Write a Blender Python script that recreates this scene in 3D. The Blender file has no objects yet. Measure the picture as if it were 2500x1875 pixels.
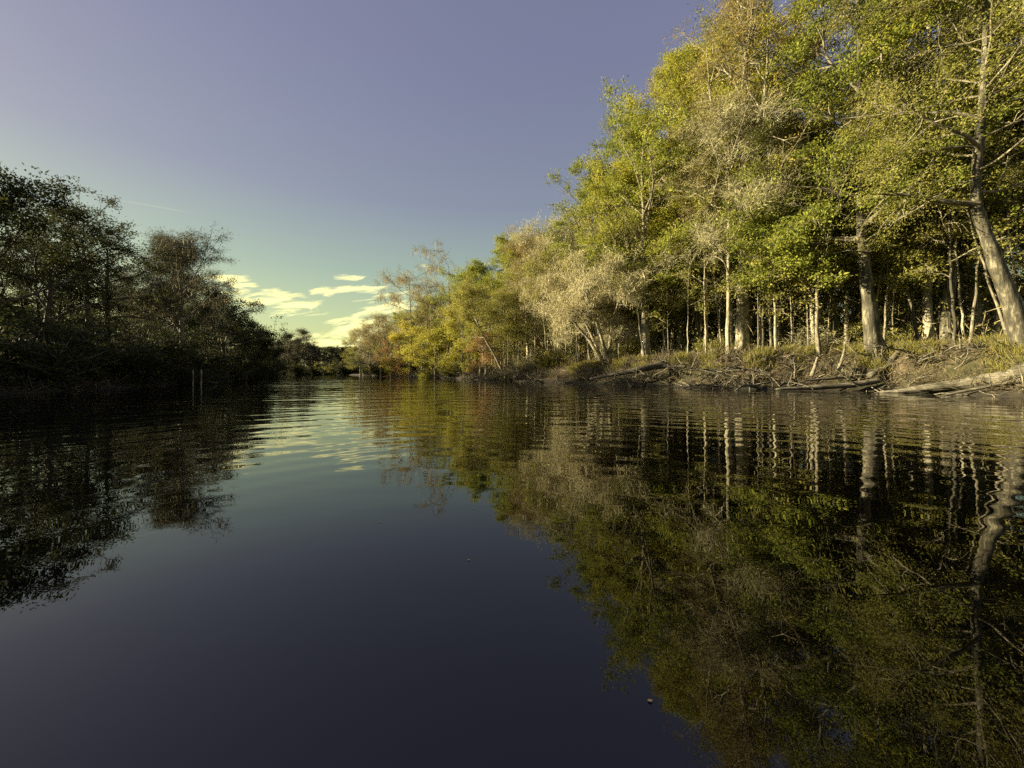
import bpy, math
import numpy as np

# ------------------------------------------------------------------ camera, world, sun, exposure
scn = bpy.context.scene
F, CX, HZ, EYE = 903.0, 1250.0, 906.0, 1.0          # photograph geometry in its own 2500 px units
cam_d = bpy.data.cameras.new('camera'); cam = bpy.data.objects.new('camera', cam_d)
scn.collection.objects.link(cam); scn.camera = cam
cam_d.sensor_width = 36.0; cam_d.lens = 36.0 * F / 2500
cam_d.shift_y = -(937.5 - HZ) / 2500
cam_d.clip_start = 0.05; cam_d.clip_end = 6000
cam.location = (0, 0, EYE); cam.rotation_euler = (math.radians(90), 0, 0)
scn.view_settings.view_transform = 'Standard'; scn.view_settings.look = 'None'
scn.view_settings.exposure = 2.0; scn.view_settings.gamma = 1.0
scn.view_settings.use_curve_mapping = False
scn.render.engine = 'CYCLES'
scn.cycles.max_bounces = 8; scn.cycles.diffuse_bounces = 4; scn.cycles.glossy_bounces = 3
scn.cycles.transmission_bounces = 3; scn.cycles.transparent_max_bounces = 4
scn.cycles.caustics_reflective = False; scn.cycles.caustics_refractive = False
scn.cycles.sample_clamp_indirect = 4.0
scn.cycles.use_denoising = False

SUN_AZ, SUN_EL = math.radians(-83), math.radians(16.5)   # azimuth from +Y, positive to the right
sx, sy, sz = math.sin(SUN_AZ)*math.cos(SUN_EL), math.cos(SUN_AZ)*math.cos(SUN_EL), math.sin(SUN_EL)
ld = bpy.data.lights.new('sun', 'SUN'); ld.energy = 5.0; ld.angle = math.radians(0.5); ld.color = (1.0, .86, .54)
lo = bpy.data.objects.new('sun', ld); scn.collection.objects.link(lo)
from mathutils import Vector
lo.rotation_euler = Vector((sx, sy, sz)).to_track_quat('Z', 'Y').to_euler()
lo.location = (sx*80, sy*80, sz*80)

world = bpy.data.worlds.new('World'); scn.world = world; world.use_nodes = True
nt = world.node_tree; N = nt.nodes; Lk = nt.links
for n in list(N): N.remove(n)
def nd(t, **k):
    n = N.new(t)
    for a, b in k.items(): setattr(n, a, b)
    return n
def wmath(op, a, b=None, c=None, clamp=False):
    n = nd('ShaderNodeMath', operation=op, use_clamp=clamp)
    for i, v in enumerate((a, b, c)):
        if v is None: continue
        if isinstance(v, (int, float)): n.inputs[i].default_value = v
        else: Lk.new(v, n.inputs[i])
    return n.outputs[0]
def wmix(fac, a, b, bt='MIX'):
    n = nd('ShaderNodeMix', data_type='RGBA', blend_type=bt)
    for i, v in ((0, fac), (6, a), (7, b)):
        if isinstance(v, (int, float)): n.inputs[i].default_value = v
        elif isinstance(v, tuple): n.inputs[i].default_value = (*v, 1)
        else: Lk.new(v, n.inputs[i])
    return n.outputs[2]
sky = nd('ShaderNodeTexSky', sky_type='NISHITA', sun_disc=False)
sky.sun_elevation = SUN_EL; sky.sun_rotation = SUN_AZ; sky.altitude = 20
sky.air_density = 1.0; sky.dust_density = 1.6; sky.ozone_density = 2.0
tc = nd('ShaderNodeTexCoord'); sep = nd('ShaderNodeSeparateXYZ'); Lk.new(tc.outputs['Generated'], sep.inputs[0])
X, Y, Z = sep.outputs
zc = wmath('MAXIMUM', Z, 0.0)
ramp = nd('ShaderNodeValToRGB'); Lk.new(zc, ramp.inputs[0])
def setramp(r, stops):
    e = r.color_ramp.elements
    while len(e) > 1: e.remove(e[-1])
    e[0].position = stops[0][0]; e[0].color = (*stops[0][1], 1)
    for p, c in stops[1:]:
        q = e.new(p); q.color = (*c, 1)
# air tint by elevation: yellow-green near the horizon, violet overhead
SKY_TINT = [(0.0, (1.95, 1.85, .75)), (.07, (1.8, 1.85, .86)), (.14, (1.60, 1.74, .98)), (.24, (1.25, 1.44, 1.08)), (.40, (1.0, 1.0, 1.13)), (.64, (.88, .83, 1.10)), (1, (.8, .76, 1.0))]
setramp(ramp, SKY_TINT)
gm = nd('ShaderNodeGamma'); gm.inputs[1].default_value = .30; Lk.new(sky.outputs[0], gm.inputs[0])
col = wmix(1.0, gm.outputs[0], ramp.outputs[0], 'MULTIPLY')
# clouds: a thin layer at height 1, seen along the ray
az = wmath('ARCTAN2', X, Y); el = wmath('ARCTAN2', Z, wmath('SQRT', wmath('ADD', wmath('MULTIPLY', X, X), wmath('MULTIPLY', Y, Y))))
comb = nd('ShaderNodeCombineXYZ'); Lk.new(wmath('MULTIPLY', az, 9.0), comb.inputs[0]); Lk.new(wmath('ADD', wmath('MULTIPLY', el, 46.0), wmath('MULTIPLY', az, -9.0)), comb.inputs[1])
cn = nd('ShaderNodeTexNoise'); cn.inputs['Scale'].default_value = 1.5; cn.inputs['Detail'].default_value = 10; cn.inputs['Roughness'].default_value = .62
cn.inputs['Distortion'].default_value = .5; Lk.new(comb.outputs[0], cn.inputs['Vector'])
def blob(a0, e0, wa, we, slope=0.0):
    da = wmath('SUBTRACT', az, math.radians(a0))
    de = wmath('SUBTRACT', wmath('SUBTRACT', el, math.radians(e0)), wmath('MULTIPLY', da, slope))
    q = wmath('ADD', wmath('POWER', wmath('ABSOLUTE', wmath('DIVIDE', da, math.radians(wa))), 2.0),
              wmath('POWER', wmath('ABSOLUTE', wmath('DIVIDE', de, math.radians(we))), 2.0))
    return wmath('MAXIMUM', wmath('SUBTRACT', 1.0, q), -2.0)
CLOUDS = [(-32.5, 9.0, 6.0, 1.7, -.05), (-27.0, 10.8, 1.9, .8, .12), (-22.5, 11.5, 4.2, .8, .12), (-24.0, 13.0, 2.2, .55, .1),
          (-20, 7.2, 7.5, 3.6, .38), (-23.0, 3.4, 9.5, 3.4, .1), (-37, 11.0, 3.0, .9, 0), (-13, 15.5, 1.4, .4, 0), (-9, 14.2, 1.2, .4, 0), (-4, 16.0, 1.6, .4, 0)]
cs = None
for i, b in enumerate(CLOUDS):
    g = blob(*b)
    if i > 6: g = wmath('SUBTRACT', g, .45)
    cs = g if cs is None else wmath('MAXIMUM', cs, g)
edge = wmath('MULTIPLY', wmath('SUBTRACT', cn.outputs[0], .5), 5.5)
cm = wmath('MULTIPLY', wmath('ADD', wmath('ADD', cs, -.18), edge), .95, clamp=True)
col = wmix(cm, col, (5.6, 5.2, 2.3))
# contrail: a narrow band along a great circle on the left
def dirv(px, py):
    v = Vector(((px-CX)/F, 1.0, (HZ-py)/F)); v.normalize(); return v
a_, b_ = dirv(262, 484), dirv(478, 521)
nrm = a_.cross(b_); nrm.normalize(); along = nrm.cross((a_+b_).normalized()); mid = (a_+b_).normalized()
def dot(v):
    n = nd('ShaderNodeVectorMath', operation='DOT_PRODUCT'); Lk.new(tc.outputs['Generated'], n.inputs[0]); n.inputs[1].default_value = v
    return n.outputs['Value']
d = wmath('ABSOLUTE', dot(nrm)); t = wmath('ABSOLUTE', dot(along))
half = (b_-a_).length/2
con = wmath('MULTIPLY', wmath('SUBTRACT', 1.0, wmath('DIVIDE', d, .0016), clamp=True),
            wmath('MULTIPLY', wmath('SUBTRACT', 1.0, wmath('DIVIDE', t, half), clamp=True), 2.0, clamp=True))
con = wmath('MULTIPLY', con, wmath('GREATER_THAN', dot(mid), 0.0))
col = wmix(wmath('MULTIPLY', con, .24), col, (3.3, 3.1, 2.1))
bg = nd('ShaderNodeBackground'); bg.inputs['Strength'].default_value = 0.063
Lk.new(col, bg.inputs[0]); wo = nd('ShaderNodeOutputWorld'); Lk.new(bg.outputs[0], wo.inputs[0])

# ------------------------------------------------------------------ helpers
COL = scn.collection
rng = np.random.default_rng(7)
def X_at(px, D): return (px - CX) / F * D
def Z_at(py, D): return EYE + (HZ - py) / F * D

def link(o, parent=None):
    COL.objects.link(o)
    if parent is not None: o.parent = parent
    return o
def props(o, label=None, cat=None, group=None, kind=None):
    if label: o['label'] = label
    if cat: o['category'] = cat
    if group: o['group'] = group
    if kind: o['kind'] = kind
    return o
def quad_mesh(name, V, Q, mat, tint=None, smooth=False):
    me = bpy.data.meshes.new(name)
    V = np.ascontiguousarray(V, np.float32); Q = np.ascontiguousarray(Q, np.int32)
    me.vertices.add(len(V)); me.vertices.foreach_set('co', V.ravel())
    me.loops.add(Q.size); me.loops.foreach_set('vertex_index', Q.ravel())
    me.polygons.add(len(Q)); me.polygons.foreach_set('loop_start', np.arange(0, Q.size, 4, dtype=np.int32))
    me.polygons.foreach_set('use_smooth', np.full(len(Q), smooth))
    if tint is not None:
        a = me.attributes.new('tint', 'FLOAT', 'POINT'); a.data.foreach_set('value', np.ascontiguousarray(tint, np.float32))
    me.materials.append(mat); me.update(calc_edges=True)
    return me
class Tubes:
    def __init__(s): s.V = []; s.Q = []; s.n = 0
    def add(s, pts, rad, k=6, rough=0.0, rg=None, flare=0.0, lobes=5):
        pts = np.asarray(pts, float); rad = np.asarray(rad, float); m = len(pts)
        T = np.gradient(pts, axis=0); T /= np.linalg.norm(T, axis=1)[:, None] + 1e-9
        ref = np.array([0, 0, 1.0]) if abs(T[:, 2]).mean() < .75 else np.array([0, 1.0, 0])
        U = np.cross(T, ref); U /= np.linalg.norm(U, axis=1)[:, None] + 1e-9
        W = np.cross(T, U)
        th = np.arange(k) * 2*np.pi/k
        R = np.repeat(rad[:, None], k, 1)
        if rough and rg is not None:
            R = R * (1 + rough * rg.normal(size=(1, k)) + rough*.6*rg.normal(size=(m, k)))
        if flare:
            h = np.linspace(0, 1, m)[:, None]
            R = R * (1 + flare*np.exp(-h*m*.55) * (.55 + .45*np.cos(th*lobes + 1.3)[None, :]))
        P = pts[:, None, :] + R[:, :, None]*(np.cos(th)[None, :, None]*U[:, None, :] + np.sin(th)[None, :, None]*W[:, None, :])
        s.V.append(P.reshape(-1, 3))
        i = np.arange(m-1)[:, None]*k; j = np.arange(k)[None, :]; j2 = (j+1) % k
        q = np.stack([i+j, i+j2, i+k+j2, i+k+j], -1).reshape(-1, 4) + s.n
        s.Q.append(q); s.n += m*k
    def mesh(s, name, mat, smooth=True):
        return quad_mesh(name, np.concatenate(s.V), np.concatenate(s.Q), mat, smooth=smooth)
    def build(s, name, mat, parent=None, smooth=True):
        return link(bpy.data.objects.new(name, s.mesh(name, mat, smooth)), parent)
def unit(v): return v / (np.linalg.norm(v, axis=-1, keepdims=True) + 1e-9)
def cards(P, T, n, L, W, jit, rg, along=.6, rand=1.0, droop=0.0, flat=0.0, lv=.35):
    """n thin blades (leaves, twig tips or moss strands) round every anchor P, pointing roughly along T"""
    M = len(P)*n
    p = np.repeat(P, n, 0) + rg.normal(size=(M, 3))*jit*np.array([1, 1, .6])
    d = unit(np.repeat(T, n, 0)*along + rg.normal(size=(M, 3))*rand*.6 + np.array([0, 0, -droop]))
    r = rg.normal(size=(M, 3)); r[:, 2] += flat*0
    s = unit(np.cross(d, r))
    if flat: s = unit(s*np.array([1, 1, 1-flat]))
    l = L*(1 + lv*1.4*rg.uniform(-1, 1, (M, 1))); w = W*(1 + .3*rg.uniform(-1, 1, (M, 1)))
    nn = np.cross(d, s)
    a = p; b = p + d*l*.5 + s*w*.5; c = p + d*l + nn*l*rg.uniform(-.15, .15, (M, 1)); e = p + d*l*.5 - s*w*.5
    V = np.stack([a, b, c, e], 1).reshape(-1, 3)
    Q = np.arange(M*4).reshape(-1, 4)
    clus = np.repeat(rg.uniform(0, 1, len(P)), n)
    tint = np.repeat(np.clip(.55*clus + .45*rg.uniform(0, 1, M), 0, 1), 4)
    return V, Q, tint

# ------------------------------------------------------------------ materials
def new_mat(name):
    m = bpy.data.materials.new(name); m.use_nodes = True
    t = m.node_tree; b = t.nodes['Principled BSDF']; return m, t, b
def leaf_mat(name, c0, c1, c2=None, trans=.35, rough=.75):
    m, t, b = new_mat(name); nn = t.nodes; lk = t.links
    at = nn.new('ShaderNodeAttribute'); at.attribute_name = 'tint'
    oi = nn.new('ShaderNodeObjectInfo')
    r = nn.new('ShaderNodeValToRGB')
    setramp(r, [(0, c0), (.75, c1), (1, c2 or c1)])
    lk.new(at.outputs['Fac'], r.inputs[0])
    hs = nn.new('ShaderNodeHueSaturation'); lk.new(r.outputs[0], hs.inputs['Color'])
    mm = nn.new('ShaderNodeMapRange'); lk.new(oi.outputs['Random'], mm.inputs[0]); mm.inputs[3].default_value = .494; mm.inputs[4].default_value = .505
    lk.new(mm.outputs[0], hs.inputs['Hue'])
    mv = nn.new('ShaderNodeMapRange'); lk.new(oi.outputs['Random'], mv.inputs[0]); mv.inputs[3].default_value = 1.15; mv.inputs[4].default_value = .85
    lk.new(mv.outputs[0], hs.inputs['Value'])
    lk.new(hs.outputs[0], b.inputs['Base Color']); b.inputs['Roughness'].default_value = rough
    b.inputs['Specular IOR Level'].default_value = .1
    tr = nn.new('ShaderNodeBsdfTranslucent'); lk.new(hs.outputs[0], tr.inputs[0])
    mx = nn.new('ShaderNodeMixShader'); mx.inputs[0].default_value = trans
    lk.new(b.outputs[0], mx.inputs[1]); lk.new(tr.outputs[0], mx.inputs[2])
    lk.new(mx.outputs[0], nn['Material Output'].inputs[0])
    return m
def bark_mat(name, c0, c1, c2, scale=3.0, bump=.6, grain=(1, 1, .2)):
    m, t, b = new_mat(name); nn = t.nodes; lk = t.links
    tcn = nn.new('ShaderNodeTexCoord'); mp = nn.new('ShaderNodeMapping'); mp.inputs['Scale'].default_value = grain
    lk.new(tcn.outputs['Object'], mp.inputs[0])
    n1 = nn.new('ShaderNodeTexNoise'); n1.inputs['Scale'].default_value = scale*6; n1.inputs['Detail'].default_value = 8; n1.inputs['Roughness'].default_value = .7
    lk.new(mp.outputs[0], n1.inputs['Vector'])
    n2 = nn.new('ShaderNodeTexNoise'); n2.inputs['Scale'].default_value = scale*.8; n2.inputs['Detail'].default_value = 4
    lk.new(tcn.outputs['Object'], n2.inputs['Vector'])
    r = nn.new('ShaderNodeValToRGB'); setramp(r, [(.33, c0), (.5, c1), (.68, c2)]); lk.new(n1.outputs[0], r.inputs[0])
    mx = nn.new('ShaderNodeMix'); mx.data_type = 'RGBA'; mx.blend_type = 'MULTIPLY'; mx.inputs[0].default_value = .8
    r2 = nn.new('ShaderNodeValToRGB'); setramp(r2, [(.38, (.34, .34, .25)), (.56, (1, 1, 1))]); lk.new(n2.outputs[0], r2.inputs[0])
    lk.new(r.outputs[0], mx.inputs[6]); lk.new(r2.outputs[0], mx.inputs[7]); lk.new(mx.outputs[2], b.inputs['Base Color'])
    bp = nn.new('ShaderNodeBump'); bp.inputs['Strength'].default_value = bump; bp.inputs['Distance'].default_value = .05
    lk.new(n1.outputs[0], bp.inputs['Height']); lk.new(bp.outputs[0], b.inputs['Normal'])
    b.inputs['Roughness'].default_value = .85
    return m
M = {}
M['bark_pale'] = bark_mat('pale_bark', (.09, .075, .05), (.30, .265, .18), (.55, .50, .36))
M['bark_mid'] = bark_mat('grey_bark', (.05, .042, .028), (.19, .165, .115), (.42, .37, .26))
M['bark_dark'] = bark_mat('dark_bark', (.03, .025, .02), (.09, .075, .055), (.16, .14, .10))
M['bark_patch'] = bark_mat('patchy_bark', (.022, .019, .013), (.065, .056, .036), (.32, .29, .19), scale=1.1, bump=1.0)
M['drift'] = bark_mat('weathered_wood', (.028, .024, .017), (.13, .115, .08), (.32, .285, .205), scale=2.6, bump=1.0, grain=(.12, .5, 1.6))
M['oak'] = leaf_mat('oak_leaf', (.105, .135, .022), (.270, .290, .050), (.42, .39, .09), trans=.42)
M['elm'] = leaf_mat('elm_leaf', (.160, .180, .022), (.380, .365, .050), (.54, .44, .08), trans=.42)
M['olive'] = leaf_mat('olive_leaf', (.125, .130, .030), (.300, .285, .070), (.42, .35, .11), trans=.4)
M['maple'] = leaf_mat('maple_leaf', (.17, .18, .03), (.40, .36, .055), (.52, .40, .08), trans=.45)
M['rust'] = leaf_mat('rust_leaf', (.16, .13, .04), (.36, .28, .08), (.46, .33, .10), trans=.4)
M['orange'] = leaf_mat('orange_needle', (.20, .12, .05), (.42, .25, .10), (.46, .36, .12), trans=.4)
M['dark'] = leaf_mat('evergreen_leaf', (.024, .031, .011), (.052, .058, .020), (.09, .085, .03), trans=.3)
M['twig_pale'] = leaf_mat('pale_twig', (.29, .26, .14), (.50, .46, .26), (.62, .57, .34), trans=.1, rough=.8)
M['twig_brown'] = leaf_mat('brown_twig', (.14, .115, .065), (.29, .24, .14), (.40, .34, .21), trans=.1, rough=.8)
M['twig_dark'] = leaf_mat('dark_twig', (.07, .06, .045), (.15, .13, .10), (.24, .21, .16), trans=.1, rough=.8)
M['moss'] = leaf_mat('spanish_moss', (.30, .27, .16), (.50, .45, .29), (.60, .55, .36), trans=.3, rough=.9)
M['grass'] = leaf_mat('bank_grass', (.12, .12, .03), (.28, .25, .065), (.42, .34, .14), trans=.35)
M['palm'] = leaf_mat('palmetto_leaf', (.06, .09, .025), (.13, .16, .05), (.2, .2, .07), trans=.2)
M['brush'] = leaf_mat('dead_brush', (.06, .048, .028), (.16, .13, .075), (.30, .25, .15), trans=.1, rough=.8)
M['litter'] = leaf_mat('fallen_leaf', (.055, .04, .02), (.13, .10, .05), (.22, .18, .09), trans=.1, rough=.8)

# ------------------------------------------------------------------ river outline and terrain
RIVER = np.array([(16, -60), (19, -20), (19.6, 0), (19.3, 8), (18.9, 13.2), (18.6, 16.6), (17.6, 18.6), (15.8, 19.6), (13.6, 20.3), (11.5, 21.2),
    (9.8, 23.8), (7, 26.2), (3.8, 31.5), (-1.6, 38), (-8, 50), (-15.7, 63), (-26, 75), (-34, 83), (-41, 93), (-55, 101), (-90, 113), (-160, 124),
    (-160, 104), (-92, 97), (-62, 90), (-50.5, 82), (-44, 69), (-35, 48), (-28, 35), (-24.2, 25.7), (-21.6, 15.4), (-19.8, 5), (-19.3, -20), (-20, -60)], float)
def river_sd(P):
    """signed distance to the river's edge, positive on land"""
    P = np.asarray(P, float); out = np.full(len(P), 1e9); inside = np.zeros(len(P), bool)
    A = RIVER; B = np.roll(RIVER, -1, 0)
    for a, b in zip(A, B):
        ab = b-a; t = np.clip(((P-a)@ab)/(ab@ab), 0, 1)
        out = np.minimum(out, np.linalg.norm(P-(a+t[:, None]*ab), axis=1))
        c = ((a[1] > P[:, 1]) != (b[1] > P[:, 1]))
        with np.errstate(divide='ignore', invalid='ignore'):
            xi = (b[0]-a[0])*(P[:, 1]-a[1])/(b[1]-a[1]+1e-12)+a[0]
        inside ^= c & (P[:, 0] < xi)
    return np.where(inside, -out, out)
def wob(x, y, s, ph):
    return (np.sin(x*s+ph)*np.cos(y*s*1.13-ph*1.7) + .5*np.sin(x*s*2.3-y*s*1.9+ph*2.1) + .25*np.sin(x*s*4.7+y*s*5.1+ph))/1.5
def ground_z(P):
    P = np.asarray(P, float).reshape(-1, 2); x, y = P.T
    d = river_sd(P) + .35*wob(x, y, 1.3, .4) + .16*wob(x, y, 3.9, 2.0)
    right = 1/(1+np.exp(-(x - (-.85*y*0 + 0) - 0)/3.0))
    side = np.where(x > -22 - .25*np.maximum(y-60, 0), 1.0, 0.0)
    H = side*np.interp(y, [0, 18, 24, 30, 40, 60, 90], [2.3, 2.3, 2.2, 1.8, 1.1, .8, .6]) + (1-side)*np.interp(y, [0, 30, 60, 120], [1.5, 1.2, .8, .5])
    prof = np.interp(d, [-8, -1.0, 0, .9, 1.5, 2.4, 3.4, 6, 30, 60], [-1.6, -.45, -.02, .14, .30, .78, .93, 1.0, 1.12, 1.2])
    z = np.where(d > 0, prof*H, prof)
    z = z + np.where(d > .3, np.interp(d, [.3, 1.2, 3, 6], [0, 1, 1, .5])*(.13*wob(x, y, 1.7, 1.0)+.11*wob(x, y, 4.3, .3)), .02*wob(x, y, 4, 0))
    return z
def gz(x, y): return float(ground_z([(x, y)])[0])
def axis(lo, hi, a, b, step, far):
    inner = np.arange(a, b+step, step)
    L, R = [], []
    s = step; v = a
    while v > lo: s *= far; v -= s; L.append(v)
    s = step; v = b+step
    while v < hi: s *= far; v += s; R.append(v)
    return np.array(L[::-1] + list(inner) + R)
gx = axis(-2500, 2500, -50, 50, .42, 1.16); gy = axis(-400, 3500, -6, 62, .42, 1.12)
GX, GY = np.meshgrid(gx, gy); Pg = np.stack([GX.ravel(), GY.ravel()], 1)
Zg = ground_z(Pg); nxg, nyg = len(gx), len(gy)
idx = np.arange(nxg*nyg).reshape(nyg, nxg)
Qg = np.stack([idx[:-1, :-1], idx[:-1, 1:], idx[1:, 1:], idx[1:, :-1]], -1).reshape(-1, 4)
mg, t, b = new_mat('bank_soil'); nn = t.nodes; lk = t.links
tg = nn.new('ShaderNodeTexCoord'); n1 = nn.new('ShaderNodeTexNoise'); n1.inputs['Scale'].default_value = 3.5; n1.inputs['Detail'].default_value = 10; n1.inputs['Roughness'].default_value = .75
n2 = nn.new('ShaderNodeTexNoise'); n2.inputs['Scale'].default_value = .35; n2.inputs['Detail'].default_value = 4
lk.new(tg.outputs['Object'], n1.inputs['Vector']); lk.new(tg.outputs['Object'], n2.inputs['Vector'])
r1 = nn.new('ShaderNodeValToRGB'); setramp(r1, [(.32, (.022, .016, .009)), (.5, (.075, .055, .030)), (.66, (.15, .115, .065))]); lk.new(n1.outputs[0], r1.inputs[0])
r2 = nn.new('ShaderNodeValToRGB'); setramp(r2, [(.35, (.6, .75, .45)), (.6, (1, 1, 1))]); lk.new(n2.outputs[0], r2.inputs[0])
mx = nn.new('ShaderNodeMix'); mx.data_type = 'RGBA'; mx.blend_type = 'MULTIPLY'; mx.inputs[0].default_value = 1
lk.new(r1.outputs[0], mx.inputs[6]); lk.new(r2.outputs[0], mx.inputs[7]); sz_ = nn.new('ShaderNodeSeparateXYZ'); lk.new(tg.outputs['Object'], sz_.inputs[0])
wet = nn.new('ShaderNodeMapRange'); lk.new(sz_.outputs[2], wet.inputs[0]); wet.inputs[1].default_value = .12; wet.inputs[2].default_value = .42; wet.inputs[3].default_value = .38; wet.inputs[4].default_value = 1
wm = nn.new('ShaderNodeMix'); wm.data_type = 'RGBA'; wm.blend_type = 'MULTIPLY'; wm.inputs[0].default_value = 1
lk.new(mx.outputs[2], wm.inputs[6]); lk.new(wet.outputs[0], wm.inputs[7]); lk.new(wm.outputs[2], b.inputs['Base Color'])
bp = nn.new('ShaderNodeBump'); bp.inputs['Strength'].default_value = .9; bp.inputs['Distance'].default_value = .12
lk.new(n1.outputs[0], bp.inputs['Height']); lk.new(bp.outputs[0], b.inputs['Normal']); b.inputs['Roughness'].default_value = .95
o = link(bpy.data.objects.new('ground', quad_mesh('ground', np.column_stack([Pg, Zg]), Qg, mg, smooth=True))); props(o, kind='structure')

# water
mw, t, b = new_mat('river_water'); nn = t.nodes; lk = t.links
b.inputs['Base Color'].default_value = (.0006, .0006, .0007, 1); b.inputs['Roughness'].default_value = .0; b.inputs['IOR'].default_value = 1.62
tw = nn.new('ShaderNodeTexCoord')
def mth(op, a, bb=None, clamp=False):
    n = nn.new('ShaderNodeMath'); n.operation = op; n.use_clamp = clamp
    for i, v in enumerate((a, bb)):
        if v is None: continue
        if isinstance(v, (int, float)): n.inputs[i].default_value = v
        else: lk.new(v, n.inputs[i])
    return n.outputs[0]
def noise(scale, vec, detail=2, rough=.5, dist=0.0):
    n = nn.new('ShaderNodeTexNoise'); n.inputs['Scale'].default_value = scale; n.inputs['Detail'].default_value = detail
    n.inputs['Roughness'].default_value = rough; n.inputs['Distortion'].default_value = dist; lk.new(vec, n.inputs['Vector']); return n.outputs[0]
def mapping(sc, rot=0, loc=(0, 0, 0)):
    m_ = nn.new('ShaderNodeMapping'); m_.inputs['Scale'].default_value = sc; m_.inputs['Rotation'].default_value = (0, 0, rot); m_.inputs['Location'].default_value = loc
    lk.new(tw.outputs['Object'], m_.inputs[0]); return m_.outputs[0]
# ripples spreading over the river as broad arcs from the boat: rings around a point just behind the viewer
sp = nn.new('ShaderNodeSeparateXYZ'); lk.new(mapping((1, 1, 1), 0, (0, 1.5, 0)), sp.inputs[0])
rr = mth('SQRT', mth('ADD', mth('MULTIPLY', sp.outputs[0], sp.outputs[0]), mth('MULTIPLY', sp.outputs[1], sp.outputs[1])))
warp = noise(.12, mapping((1, 1, 1)), 2)
ph = mth('ADD', rr, mth('MULTIPLY', warp, 5.0))
def near_w(lo, hi):          # which wavelength carries at which distance
    return mth('MULTIPLY', mth('SUBTRACT', rr, lo), 1.0/(hi-lo), True)
w1 = mth('MULTIPLY', mth('SINE', mth('MULTIPLY', ph, 2*math.pi/.55)), mth('MULTIPLY', near_w(3.5, 7.5), .0016))
w2 = mth('MULTIPLY', mth('SINE', mth('ADD', mth('MULTIPLY', ph, 2*math.pi/1.25), mth('MULTIPLY', noise(.3, mapping((1, 1, 1))), 7))), mth('MULTIPLY', near_w(6, 13), .0046))
w3 = mth('MULTIPLY', mth('SINE', mth('ADD', mth('MULTIPLY', ph, 2*math.pi/2.9), mth('MULTIPLY', noise(.17, mapping((1, 1, 1))), 8))), mth('MULTIPLY', near_w(12, 26), .0095))
patch = noise(.10, mapping((.6, 1, 1), .2, (3, 2, 0)), 3)
pm = mth('ADD', mth('MULTIPLY', mth('SUBTRACT', patch, .40), 4.0, True), .3)
nearfade = mth('MULTIPLY', mth('SUBTRACT', rr, 4.5), .12, True)
rings = mth('MULTIPLY', mth('ADD', mth('ADD', w1, w2), w3), pm)
chop = mth('MULTIPLY', mth('SUBTRACT', noise(1.4, mapping((.45, 1, 1), .1), 3, .5), .5), .022)
chop = mth('MULTIPLY', chop, mth('ADD', mth('MULTIPLY', nearfade, .8), .12))
swell = mth('MULTIPLY', noise(.35, mapping((.6, 1, 1), -.15), 1), .02)
hgt = mth('ADD', mth('ADD', rings, chop), swell)
bp = nn.new('ShaderNodeBump'); bp.inputs['Strength'].default_value = 1; bp.inputs['Distance'].default_value = 1.0
lk.new(hgt, bp.inputs['Height']); lk.new(bp.outputs[0], b.inputs['Normal'])
wv = np.array([(-400, -200, 0), (400, -200, 0), (400, 500, 0), (-400, 500, 0)], float)
o = link(bpy.data.objects.new('river_water', quad_mesh('river_water', wv, [[0, 1, 2, 3]], mw))); props(o, kind='structure')

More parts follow.
